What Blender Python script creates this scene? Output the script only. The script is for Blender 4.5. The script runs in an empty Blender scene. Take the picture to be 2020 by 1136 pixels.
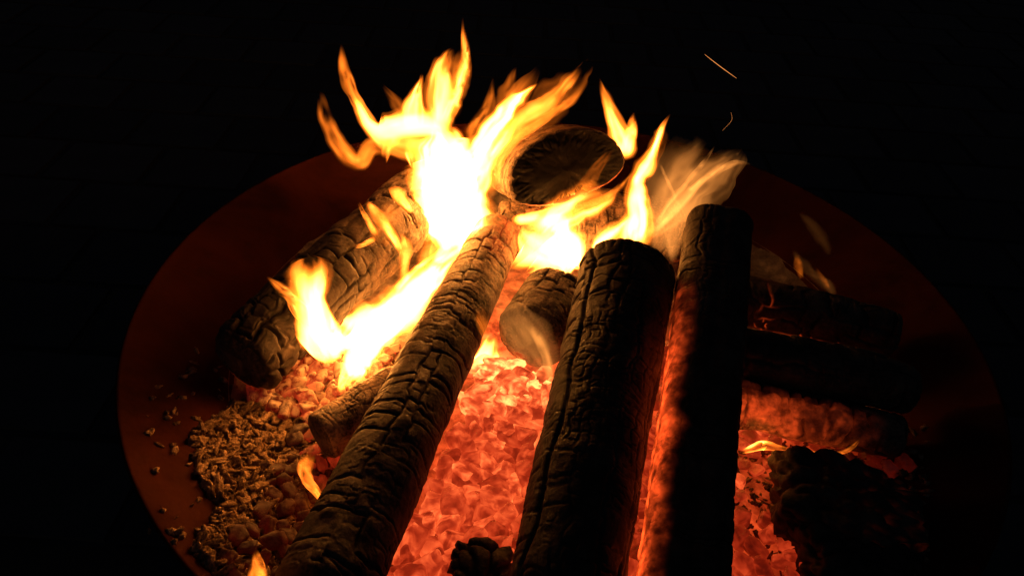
import bpy, math, random
import numpy as np
from mathutils import Vector, Matrix, Euler

# ------------------------------------------------------------------ camera, night sky, exposure
scene = bpy.context.scene
col = scene.collection
random.seed(7)
RNG = np.random.default_rng(7)

CAM_P = np.array([-0.0498, -0.6091, 0.4830]); PITCH = 0.65411; ROLL = 0.0660
FPX = 1010 / math.tan(math.radians(33.0))                  # focal length in pixels of the 2020 px wide photograph
_cp, _sp = math.cos(PITCH), math.sin(PITCH)
FWD = np.array([0, _cp, -_sp]); _r0 = np.array([1.0, 0, 0]); _u0 = np.cross(_r0, FWD)
RIGHT = math.cos(ROLL) * _r0 + math.sin(ROLL) * _u0
UP = -math.sin(ROLL) * _r0 + math.cos(ROLL) * _u0
cam_data = bpy.data.cameras.new('camera'); cam = bpy.data.objects.new('camera', cam_data); col.objects.link(cam)
M = Matrix(((RIGHT[0], UP[0], -FWD[0]), (RIGHT[1], UP[1], -FWD[1]), (RIGHT[2], UP[2], -FWD[2])))
cam.matrix_world = Matrix.Translation(Vector(CAM_P)) @ M.to_4x4()
cam_data.sensor_fit = 'HORIZONTAL'; cam_data.angle = math.radians(66.0)
cam_data.clip_start = 0.01; cam_data.clip_end = 200
scene.camera = cam

world = bpy.data.worlds.new('World'); scene.world = world; world.use_nodes = True
wn = world.node_tree.nodes; wl = world.node_tree.links
sky = wn.new('ShaderNodeTexSky'); sky.sky_type = 'NISHITA'; sky.sun_disc = False
sky.sun_elevation = math.radians(-2.5); sky.sun_rotation = math.radians(200)
wn['Background'].inputs['Strength'].default_value = 0.10
wl.new(sky.outputs['Color'], wn['Background'].inputs['Color'])

vs = scene.view_settings
scene.display_settings.display_device = 'sRGB'
vs.view_transform = 'Standard'; vs.look = 'None'; vs.exposure = 0.0; vs.gamma = 1.0; vs.use_curve_mapping = False
cy = scene.cycles
cy.use_denoising = True
try: cy.denoiser = 'OPENIMAGEDENOISE'
except Exception: pass
cy.max_bounces = 6; cy.diffuse_bounces = 4; cy.glossy_bounces = 2; cy.transparent_max_bounces = 96
cy.sample_clamp_indirect = 6.0
cy.use_adaptive_sampling = False

# ------------------------------------------------------------------ helpers
def ray(px, py):
    return FWD + RIGHT * (px - 1010) / FPX - UP * (py - 568) / FPX
def at(px, py, z):                                           # pixel -> point on the horizontal level z
    d = ray(px, py); t = (z - CAM_P[2]) / d[2]; return CAM_P + t * d
def atY(px, py, y):                                          # pixel -> point on the upright plane at distance y
    d = ray(px, py); t = (y - CAM_P[1]) / d[1]; return CAM_P + t * d, t
def proj(p):
    d = np.asarray(p) - CAM_P; w = d @ FWD
    return 1010 + FPX * (d @ RIGHT) / w, 568 - FPX * (d @ UP) / w

def hash3(i, j, k, seed=0):
    h = (i.astype(np.int64) * 374761393 + j.astype(np.int64) * 668265263 + k.astype(np.int64) * 2147483647 + seed * 1274126177) & 0xFFFFFFFF
    h = ((h ^ (h >> 13)) * 1274126177) & 0xFFFFFFFF
    h = ((h ^ (h >> 16)) * 2246822519) & 0xFFFFFFFF
    return ((h ^ (h >> 15)) & 0xFFFFFF) / float(0x1000000)
def vnoise(P, seed=0):
    F = np.floor(P); f = P - F; f = f * f * f * (f * (f * 6 - 15) + 10); F = F.astype(np.int64)
    out = 0
    for a in (0, 1):
        wa = f[..., 0] if a else 1 - f[..., 0]
        for b in (0, 1):
            wb = f[..., 1] if b else 1 - f[..., 1]
            for c in (0, 1):
                wc = f[..., 2] if c else 1 - f[..., 2]
                out = out + wa * wb * wc * hash3(F[..., 0] + a, F[..., 1] + b, F[..., 2] + c, seed)
    return out * 2 - 1
def fbm(P, octv=4, seed=0, gain=0.5):
    a, s, o = 1.0, 0.0, 0.0
    for i in range(octv):
        s = s + a * vnoise(P, seed + i * 17); o += a; a *= gain; P = P * 2.03
    return s / o
def smooth(a, b, x):
    t = np.clip((x - a) / (b - a), 0, 1); return t * t * (3 - 2 * t)

def mesh_from(name, V, Fq, attrs=None, smooth_sh=True):
    me = bpy.data.meshes.new(name)
    V = np.asarray(V, np.float32).reshape(-1, 3)
    if isinstance(Fq, np.ndarray):
        n, k = Fq.shape
        me.vertices.add(len(V)); me.vertices.foreach_set('co', V.ravel())
        me.loops.add(n * k); me.polygons.add(n)
        me.loops.foreach_set('vertex_index', Fq.astype(np.int32).ravel())
        me.polygons.foreach_set('loop_start', np.arange(0, n * k, k, dtype=np.int32))
        me.update(calc_edges=True)
    else:
        me.from_pydata([tuple(map(float, v)) for v in V], [], Fq)
    for an, av in (attrs or {}).items():
        av = np.asarray(av, np.float32)
        if av.ndim == 1:
            a = me.attributes.new(an, 'FLOAT', 'POINT'); a.data.foreach_set('value', av)
        else:
            a = me.attributes.new(an, 'FLOAT_VECTOR', 'POINT'); a.data.foreach_set('vector', av.ravel())
    me.polygons.foreach_set('use_smooth', np.full(len(me.polygons), smooth_sh))
    me.update(); return me
def obj(name, me, mat=None, parent=None):
    o = bpy.data.objects.new(name, me); col.objects.link(o)
    if mat is not None and me is not None and not me.materials: me.materials.append(mat)
    if parent is not None: o.parent = parent
    return o
def thing(name, label, cat, loc=(0, 0, 0), group=None):
    o = bpy.data.objects.new(name, None); col.objects.link(o); o.location = loc; o.empty_display_size = 0.02
    return tag(o, label, cat, group)
def tag(o, label, cat, group=None, kind=None):
    if label: o['label'] = label
    if cat: o['category'] = cat
    if group: o['group'] = group
    if kind: o['kind'] = kind
    return o
def grid_faces(nr, nc, wrap):
    i = np.arange(nr - 1)[:, None]; j = np.arange(nc if wrap else nc - 1)[None, :]
    j2 = (j + 1) % nc
    return np.stack([i * nc + j, i * nc + j2, (i + 1) * nc + j2, (i + 1) * nc + j], -1).reshape(-1, 4)

# ------------------------------------------------------------------ materials
class NT:
    def __init__(s, name):
        s.m = bpy.data.materials.new(name); s.m.use_nodes = True
        s.t = s.m.node_tree; s.n = s.t.nodes; s.l = s.t.links
        s.b = s.n.get('Principled BSDF'); s.out = s.n.get('Material Output')
    def node(s, typ, **kw):
        nd = s.n.new(typ)
        for k, v in kw.items(): setattr(nd, k, v)
        return nd
    def link(s, a, b): s.l.new(a, b)
    def val(s, x, sock):
        if isinstance(x, (int, float)): sock.default_value = x
        elif isinstance(x, (tuple, list)): sock.default_value = x
        else: s.link(x, sock)
    def math(s, op, a, b=0.0, clamp=False):
        nd = s.node('ShaderNodeMath', operation=op, use_clamp=clamp); s.val(a, nd.inputs[0]); s.val(b, nd.inputs[1]); return nd.outputs[0]
    def attr(s, name, vec=False, typ='GEOMETRY'):
        nd = s.node('ShaderNodeAttribute', attribute_name=name, attribute_type=typ); return nd.outputs['Vector' if vec else 'Fac']
    def noise(s, vec, scale, detail=4, rough=0.55, dist=0.0, dim='3D'):
        nd = s.node('ShaderNodeTexNoise', noise_dimensions=dim)
        if vec is not None: s.link(vec, nd.inputs['Vector'])
        nd.inputs['Scale'].default_value = scale; nd.inputs['Detail'].default_value = detail
        nd.inputs['Roughness'].default_value = rough; nd.inputs['Distortion'].default_value = dist
        return nd.outputs['Fac']
    def ramp(s, fac, stops, interp='LINEAR'):
        nd = s.node('ShaderNodeValToRGB'); nd.color_ramp.interpolation = interp
        e = nd.color_ramp.elements
        while len(e) < len(stops): e.new(0.5)
        for el, (p, c) in zip(e, stops):
            el.position = p; el.color = (c[0], c[1], c[2], 1) if isinstance(c, (tuple, list)) else (c, c, c, 1)
        s.link(fac, nd.inputs[0]); return nd.outputs[0]
    def mix(s, fac, a, b, typ='MIX'):
        nd = s.node('ShaderNodeMix', data_type='RGBA', blend_type=typ)
        s.val(fac, nd.inputs[0])
        for x, k in ((a, 6), (b, 7)):
            if isinstance(x, (tuple, list)): nd.inputs[k].default_value = (x[0], x[1], x[2], 1)
            else: s.link(x, nd.inputs[k])
        return nd.outputs[2]
    def sstep(s, x, a, b):
        nd = s.node('ShaderNodeMapRange', interpolation_type='SMOOTHSTEP'); s.val(x, nd.inputs[0])
        nd.inputs[1].default_value = a; nd.inputs[2].default_value = b; return nd.outputs[0]
    def bump(s, h, strength, dist):
        nd = s.node('ShaderNodeBump'); nd.inputs['Strength'].default_value = strength; nd.inputs['Distance'].default_value = dist
        s.link(h, nd.inputs['Height']); return nd.outputs[0]

EMB = (1.0, 0.085, 0.012)

def mat_char(name='charred_wood', dark=0.6):
    k = NT(name); p = k.node('ShaderNodeTexCoord').outputs['Object']
    ash = k.attr('ash'); heat = k.attr('burn'); crack = k.attr('crack')  # own glow of the char, plus ember light painted onto two logs
    n1 = k.noise(p, 55, 6, 0.62); n2 = k.noise(p, 420, 4, 0.6); n3 = k.noise(p, 16, 3, 0.5)
    base = k.ramp(n1, [(p_, tuple(x * dark for x in c_)) for p_, c_ in [(0.3, (0.010, 0.0085, 0.008)), (0.5, (0.030, 0.025, 0.023)), (0.72, (0.075, 0.064, 0.058))]])
    a = k.math('MULTIPLY', k.sstep(k.math('ADD', k.math('MULTIPLY', n1, 0.55), k.math('MULTIPLY', n2, 0.45)), 0.36, 0.66), ash, clamp=True)
    c = k.mix(a, base, (0.33, 0.235, 0.175))
    k.link(c, k.b.inputs['Base Color'])
    k.link(k.ramp(n2, [(0.3, 0.55), (0.7, 0.85)]), k.b.inputs['Roughness'])
    k.b.inputs['Specular IOR Level'].default_value = 0.35
    h = k.math('ADD', k.math('MULTIPLY', n1, 1.0), k.math('MULTIPLY', n2, 0.35))
    k.link(k.bump(h, 0.5, 0.0022), k.b.inputs['Normal'])
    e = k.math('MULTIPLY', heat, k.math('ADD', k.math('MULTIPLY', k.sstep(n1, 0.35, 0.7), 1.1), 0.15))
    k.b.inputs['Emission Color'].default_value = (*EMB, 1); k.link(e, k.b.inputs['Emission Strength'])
    k.m.cycles.emission_sampling = 'NONE'
    return k.m

def mat_ember():
    """burning coal; object colour carries heat (r), ash cover (g) and a random value (b)"""
    k = NT('burning_coal'); p = k.node('ShaderNodeNewGeometry').outputs['Position']
    oi = k.node('ShaderNodeObjectInfo'); sep = k.node('ShaderNodeSeparateColor'); k.link(oi.outputs['Color'], sep.inputs[0])
    heat, ashf, rnd = sep.outputs[0], sep.outputs[1], sep.outputs[2]
    off = k.node('ShaderNodeVectorMath', operation='ADD'); k.link(p, off.inputs[0]); k.link(oi.outputs['Color'], off.inputs[1])
    v = k.node('ShaderNodeVectorMath', operation='MULTIPLY_ADD'); k.link(oi.outputs['Color'], v.inputs[0]); v.inputs[1].default_value = (.3, .7, 1.1); k.link(p, v.inputs[2])
    n1 = k.noise(v.outputs[0], 120, 5, 0.6, 0.5); n2 = k.noise(v.outputs[0], 700, 3, 0.6)
    edge = k.attr('edge')
    a = k.math('MULTIPLY', k.sstep(n1, 0.34, 0.6), ashf, clamp=True)
    c = k.mix(a, (0.018, 0.015, 0.014), (0.52, 0.45, 0.38))
    k.link(c, k.b.inputs['Base Color']); k.b.inputs['Roughness'].default_value = 0.85
    k.b.inputs['Specular IOR Level'].default_value = 0.2
    k.link(k.bump(k.math('ADD', n1, k.math('MULTIPLY', n2, 0.3)), 0.55, 0.002), k.b.inputs['Normal'])
    # surface under ash is cooler, bare edges and clefts burn hotter
    n3 = k.noise(v.outputs[0], 60, 4, 0.55, 0.8)
    t = k.math('ADD', k.math('MULTIPLY', k.sstep(n3, 0.60, 0.36), 0.55), k.math('MULTIPLY', edge, 0.40))
    t = k.math('ADD', t, k.math('ADD', k.math('MULTIPLY', k.sstep(n1, 0.62, 0.3), 0.22), k.math('MULTIPLY', rnd, 0.25)))
    e = k.math('MULTIPLY', k.math('ADD', k.math('MULTIPLY', k.math('POWER', t, 1.25), 0.85), 0.16), heat)
    colr = k.ramp(k.math('MULTIPLY', e, 0.4), [(0.0, (1.0, 0.035, 0.007)), (0.18, (1.0, 0.070, 0.016)), (0.45, (1.0, 0.135, 0.032)), (1.0, (1.0, 0.36, 0.09))])
    k.link(colr, k.b.inputs['Emission Color']); k.link(e, k.b.inputs['Emission Strength'])
    k.m.cycles.emission_sampling = 'NONE'
    return k.m

def mat_bed():
    k = NT('ash_and_ember_bed'); p = k.node('ShaderNodeTexCoord').outputs['Object']
    heat = k.attr('burn'); n1 = k.noise(p, 70, 6, 0.62, 0.3); n2 = k.noise(p, 400, 4, 0.6)
    c = k.ramp(n1, [(0.3, (0.05, 0.042, 0.037)), (0.55, (0.17, 0.145, 0.125)), (0.75, (0.34, 0.30, 0.26))])
    k.link(c, k.b.inputs['Base Color']); k.b.inputs['Roughness'].default_value = 0.95
    k.b.inputs['Specular IOR Level'].default_value = 0.1
    k.link(k.bump(k.math('ADD', n1, k.math('MULTIPLY', n2, 0.5)), 0.7, 0.003), k.b.inputs['Normal'])
    e = k.math('MULTIPLY', heat, k.math('ADD', 0.35, k.sstep(n1, 0.3, 0.65)))
    colr = k.ramp(k.math('MULTIPLY', e, 0.3), [(0.0, (1.0, 0.06, 0.010)), (0.4, (1.0, 0.115, 0.022)), (1.0, (1.0, 0.32, 0.07))])
    k.link(colr, k.b.inputs['Emission Color']); k.link(e, k.b.inputs['Emission Strength'])
    return k.m

def mat_ash():
    k = NT('wood_ash'); p = k.node('ShaderNodeNewGeometry').outputs['Position']
    n1 = k.noise(p, 150, 5, 0.65); n2 = k.noise(p, 500, 3, 0.6)
    c = k.ramp(n1, [(0.32, (0.03, 0.02, 0.015)), (0.48, (0.22, 0.145, 0.09)), (0.70, (0.46, 0.33, 0.22))])
    k.link(c, k.b.inputs['Base Color']); k.b.inputs['Roughness'].default_value = 0.95; k.b.inputs['Specular IOR Level'].default_value = 0.1
    k.link(k.bump(k.math('ADD', n1, k.math('MULTIPLY', n2, .5)), 0.9, 0.0025), k.b.inputs['Normal'])
    return k.m

def mat_steel():
    k = NT('rusted_steel'); p = k.node('ShaderNodeTexCoord').outputs['Object']
    n1 = k.noise(p, 7, 7, 0.62, 0.6); n2 = k.noise(p, 120, 5, 0.6); n3 = k.noise(p, 34, 4, 0.6)
    c = k.ramp(n1, [(0.30, (0.016, 0.0055, 0.004)), (0.5, (0.050, 0.0125, 0.0065)), (0.7, (0.078, 0.020, 0.010))])
    c = k.mix(k.math('MULTIPLY', k.sstep(n3, 0.5, 0.75), 0.45), c, (0.022, 0.012, 0.009))
    k.link(c, k.b.inputs['Base Color']); k.b.inputs['Roughness'].default_value = 0.9
    k.b.inputs['Specular IOR Level'].default_value = 0.04
    k.link(k.bump(k.math('ADD', n2, n3), 0.35, 0.0015), k.b.inputs['Normal'])
    return k.m

def mat_paver():
    k = NT('concrete_paver'); p = k.node('ShaderNodeTexCoord').outputs['Object']
    oi = k.node('ShaderNodeObjectInfo')
    n1 = k.noise(p, 14, 6, 0.6); n2 = k.noise(p, 260, 3, 0.6)
    v = k.math('MULTIPLY', k.math('ADD', k.math('MULTIPLY', oi.outputs['Random'], 0.5), 0.75), k.math('ADD', n1, 0.5))
    c = k.mix(1.0, (0.040, 0.046, 0.056), v, 'MULTIPLY')
    k.link(c, k.b.inputs['Base Color']); k.b.inputs['Roughness'].default_value = 0.9
    k.link(k.bump(n2, 0.4, 0.002), k.b.inputs['Normal'])
    return k.m

def mat_plain(name, c, rough=0.9):
    k = NT(name); p = k.node('ShaderNodeTexCoord').outputs['Object']
    n = k.noise(p, 40, 5, 0.6)
    k.link(k.mix(n, [x * 0.5 for x in c], [x * 1.4 for x in c]), k.b.inputs['Base Color']); k.b.inputs['Roughness'].default_value = rough
    return k.m

def mat_flame(name, lo, hi, hi_at, sampled=True):
    """luminous gas: gives light, blocks nothing; the glow attribute holds how strongly each point burns"""
    k = NT(name); k.n.remove(k.b); I = k.attr('glow')
    cr = k.mix(k.sstep(I, 0.0, hi_at), lo, hi)
    em = k.node('ShaderNodeEmission'); k.link(cr, em.inputs[0]); k.link(I, em.inputs[1])
    tr = k.node('ShaderNodeBsdfTransparent'); ad = k.node('ShaderNodeAddShader')
    k.link(em.outputs[0], ad.inputs[0]); k.link(tr.outputs[0], ad.inputs[1]); k.link(ad.outputs[0], k.out.inputs[0])
    k.m.cycles.emission_sampling = 'FRONT_BACK' if sampled else 'NONE'
    return k.m

CHAR_END_SHADED = mat_char('charred_end_grain_shaded', 0.10)  # blacker end grain, with shade of the leaning half log face put into colour
CHAR, EMBER, BED, ASH, STEEL, PAVER = mat_char(), mat_ember(), mat_bed(), mat_ash(), mat_steel(), mat_paver()
JOINT = mat_plain('sand_joint', (0.05, 0.048, 0.045)); COVER = mat_plain('dark_iron', (0.02, 0.018, 0.017), 0.6)
FLAME = mat_flame('flame', (1.0, 0.19, 0.011), (1.0, 0.35, 0.058), 7.0)
FILAMENT = mat_flame('flame_filament', (1.0, 0.19, 0.011), (1.0, 0.35, 0.058), 7.0, False)
VEIL = mat_flame('thin_smoky_flame', (1.0, 0.33, 0.06), (1.0, 0.38, 0.07), 3.0, False)
def mat_spark():
    k = NT('spark'); k.b.inputs['Base Color'].default_value = (0.05, 0.02, 0.01, 1)
    k.b.inputs['Emission Color'].default_value = (1, 0.33, 0.08, 1); k.b.inputs['Emission Strength'].default_value = 0.9; return k.m
SPARK = mat_spark()

# ------------------------------------------------------------------ setting: patio of concrete pavers
GZ = -0.34
gme = mesh_from('ground', [(-60, -60, 0), (60, -60, 0), (60, 60, 0), (-60, 60, 0)], np.array([[0, 1, 2, 3]]))
ground = obj('patio', gme, JOINT); ground.location = (0, 0, GZ - 0.006); tag(ground, 'dark paved patio under the fire bowl', None, kind='structure')
def paver_mesh(w, d, h=0.05, b=0.006):
    import bmesh
    bm = bmesh.new(); bmesh.ops.create_cube(bm, size=1)
    bmesh.ops.scale(bm, verts=bm.verts, vec=(w, d, h)); bmesh.ops.bevel(bm, geom=bm.edges[:], offset=b, segments=2, affect='EDGES')
    me = bpy.data.meshes.new('paver'); bm.to_mesh(me); bm.free(); return me
pm = paver_mesh(0.196, 0.156); pm.materials.append(PAVER)
ROWY = 0.16; NP = 0
for j in range(-4, 24):
    for i in range(-14, 15):
        x = (i + (0.5 if j % 2 else 0)) * 0.20 + random.uniform(-.002, .002); y = j * ROWY
        q = np.array([x, y, GZ])
        if (q - CAM_P) @ FWD < 0.1: continue
        px, py = proj(q)
        if px < -110 or px > 2130 or py < -60 or py > 1200: continue
        dd = (0 - q[2]) / (CAM_P[2] - q[2]); hx = q + (CAM_P - q) * dd               # seen through the bowl?
        if math.hypot(hx[0], hx[1]) < 0.30: continue
        o = obj('paver', pm, None, ground); o.location = (x, y, -0.019 + 0.0 + random.uniform(-.0012, .0012)); NP += 1
        o.rotation_euler = (random.uniform(-.004, .004), random.uniform(-.004, .004), random.uniform(-.006, .006))

# ------------------------------------------------------------------ fire bowl
RB, DB, TH = 0.40, 0.13, 0.004
def bowl_z(r): return -DB * (1 - (r / RB) ** 2)
prof = []
for i in range(40):
    r = RB * math.sqrt(i / 39.0) if i else 0.0004; prof.append((r, bowl_z(r)))
inner = list(prof)
outer = [(r + (TH if i > 30 else 0), z - TH * (1.0 if i < 39 else 0.0)) for i, (r, z) in enumerate(prof)][::-1]
ringp = inner + [(RB + TH * 0.5, 0.0012)] + outer
NTB = 260; th = np.linspace(0, 2 * np.pi, NTB, endpoint=False)
PR = np.array(ringp); Vb = np.stack([PR[:, 0:1] * np.cos(th), PR[:, 0:1] * np.sin(th), np.repeat(PR[:, 1:2], NTB, 1)], -1)
fire_bowl = thing('fire_bowl', 'wide shallow rusty steel fire bowl holding the burning logs', 'fire bowl', (0, 0, GZ))
sh = obj('bowl_shell', mesh_from('bowl_shell', Vb, grid_faces(len(ringp), NTB, True)), STEEL, fire_bowl); sh.location = (0, 0, -GZ)
def tube(P, R, n=12, cap=True):
    P = np.asarray(P, float); R = np.broadcast_to(np.asarray(R, float), (len(P),))
    T = np.gradient(P, axis=0); T /= np.linalg.norm(T, axis=1, keepdims=True)
    ref = np.array([0.31, 0.2, 0.93]); A = np.cross(T, ref); A /= np.linalg.norm(A, axis=1, keepdims=True); B = np.cross(T, A)
    t = np.linspace(0, 2 * np.pi, n, endpoint=False)
    V = P[:, None] + R[:, None, None] * (A[:, None] * np.cos(t)[None, :, None] + B[:, None] * np.sin(t)[None, :, None])
    F = grid_faces(len(P), n, True).tolist()
    if cap: F += [list(range(n))[::-1], [(len(P) - 1) * n + i for i in range(n)]]
    return V.reshape(-1, 3), F
for a in (90, 210, 330):
    c, s = math.cos(math.radians(a)), math.sin(math.radians(a))
    V, F = tube([(c * .22, s * .22, bowl_z(.22) - .002 - GZ), (c * .25, s * .25, 0.12), (c * .27, s * .27, 0.001)], 0.013)
    obj('leg', mesh_from('leg', V, F), STEEL, fire_bowl)

# ------------------------------------------------------------------ bed of embers and ash
def bed_z(x, y):
    x = np.asarray(x, float); y = np.asarray(y, float); r = np.hypot(x, y)
    fill = -0.060 + 0.016 * np.exp(-((x + .04) ** 2 + (y + .02) ** 2) / .14 ** 2) - 0.012 * np.exp(-((x + .05) ** 2 + (y + .17) ** 2) / .07 ** 2)
    nz = fbm(np.stack([x * 22, y * 22, x * 0 + 3.3], -1), 4, 5)
    fill = fill + nz * 0.007
    b = bowl_z(r)
    k = 0.012; h = np.clip(0.5 + 0.5 * (fill - b) / k, 0, 1)
    m = b * (1 - h) + fill * h + k * h * (1 - h)
    return m - 0.012 * smooth(0.325, 0.36, r)
def bed_at(px, py, up=0.0):
    z = np.linspace(0.0, -0.125, 126); d = ray(px, py); P = CAM_P + ((z - CAM_P[2]) / d[2])[:, None] * d
    g = z - np.maximum(bed_z(P[:, 0], P[:, 1]), bowl_z(np.hypot(P[:, 0], P[:, 1]))) - up
    i = int(np.argmax(g < 0)); return P[max(i, 1)]
def heat_xy(x, y):                                            # where the bed still burns
    h = 1.9 * np.exp(-(((x + .05) / .075) ** 2 + ((y + .02) / .14) ** 2))
    h = h + 0.8 * np.exp(-(((x + .08) / .085) ** 2 + ((y + .19) / .11) ** 2))
    h = h + 1.1 * np.exp(-(((x - .09) / .05) ** 2 + ((y + .12) / .16) ** 2))
    h = h + 1.0 * np.exp(-(((x - .215) / .05) ** 2 + ((y + .115) / .035) ** 2))
    h = h + 0.8 * np.exp(-(((x - .16) / .035) ** 2 + ((y + .21) / .06) ** 2))
    h = h + 0.5 * np.exp(-(((x + .23) / .055) ** 2 + ((y - .00) / .06) ** 2))
    return h
nr, nt = 150, 260
rr = np.linspace(0.0005, 0.368, nr)[:, None]; tt = np.linspace(0, 2 * np.pi, nt, endpoint=False)[None, :]
X = rr * np.cos(tt); Y = rr * np.sin(tt); Z = bed_z(X, Y)
bed_heat = 0.75 * heat_xy(X, Y) * (0.75 + 0.5 * fbm(np.stack([X * 40, Y * 40, X * 0 + 8.1], -1), 3, 3))
bedo = obj('ember_bed', mesh_from('ember_bed', np.stack([X, Y, Z], -1), grid_faces(nr, nt, True), {'burn': np.clip(bed_heat, 0, 9).ravel()}), BED)
tag(bedo, 'bed of grey ash and glowing embers filling the bowl', 'ember bed', kind='stuff')

# ------------------------------------------------------------------ charred logs
def cracks(U, S, period, nU, ds, seed, stagger=0.5, jit=0.75):
    """distance (m) to the nearest edge of a jittered brick-like cell pattern; U wraps with the given period"""
    du = period / nU
    ku = np.floor(U / du).astype(np.int64)
    F1 = np.full(U.shape, 9.0); F2 = np.full(U.shape, 9.0); ident = np.zeros(U.shape)
    for a in (-1, 0, 1):
        cu = ku + a; cw = np.mod(cu, nU)
        offs = hash3(cw, cw * 0 + 5, cw * 0, seed) * ds * 0.9 + (cw % 2) * stagger * ds
        ks = np.floor((S - offs) / ds).astype(np.int64)
        for b in (-1, 0, 1):
            cs = ks + b
            j1 = hash3(cw, cs, cs * 0 + 1, seed) - .5; j2 = hash3(cw, cs, cs * 0 + 2, seed) - .5
            pu = (cu + .5 + j1 * jit) * du; ps = (cs + .5 + j2 * jit) * ds + offs
            d = np.hypot((U - pu) / du, (S - ps) / ds)
            idv = hash3(cw, cs, cs * 0 + 7, seed)
            n1 = d < F1
            F2 = np.where(n1, F1, np.minimum(F2, d)); ident = np.where(n1, idv, ident); F1 = np.where(n1, d, F1)
    return (F2 - F1) * 0.5 * min(du, ds), ident

def char_blocks(U, S, period, nU, ds, seed, jit=.8):
    """alligator char: wavy lengthwise splits, and cross cracks between them; distances in metres"""
    du = period / nU
    def edges(x, key, n=None):
        k0 = np.floor(x).astype(np.int64)
        def b(k): 
            kk = np.mod(k, n) if n else k
            return k + (hash3(kk, key, kk * 0 + 3, seed) - .5) * jit
        c = np.where(x < b(k0), k0 - 1, np.where(x >= b(k0 + 1), k0 + 1, k0))
        lo, hi = b(c), b(c + 1)
        near = np.where(x - lo < hi - x, c, c + 1)
        return c, np.minimum(x - lo, hi - x), near
    c, dl, nl = edges(U / du, np.zeros(U.shape, np.int64) + 1, nU)
    cw_ = np.mod(c, nU)
    y = S / ds + hash3(cw_, cw_ * 0 + 9, cw_ * 0, seed) * 3.0
    j, dt, ntr = edges(y, cw_ + 40)
    return dl * du, dt * ds, hash3(np.mod(nl, nU), nl * 0 + 2, nl * 0, seed), hash3(cw_, ntr, ntr * 0 + 6, seed), hash3(cw_, j, j * 0 + 8, seed)

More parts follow.
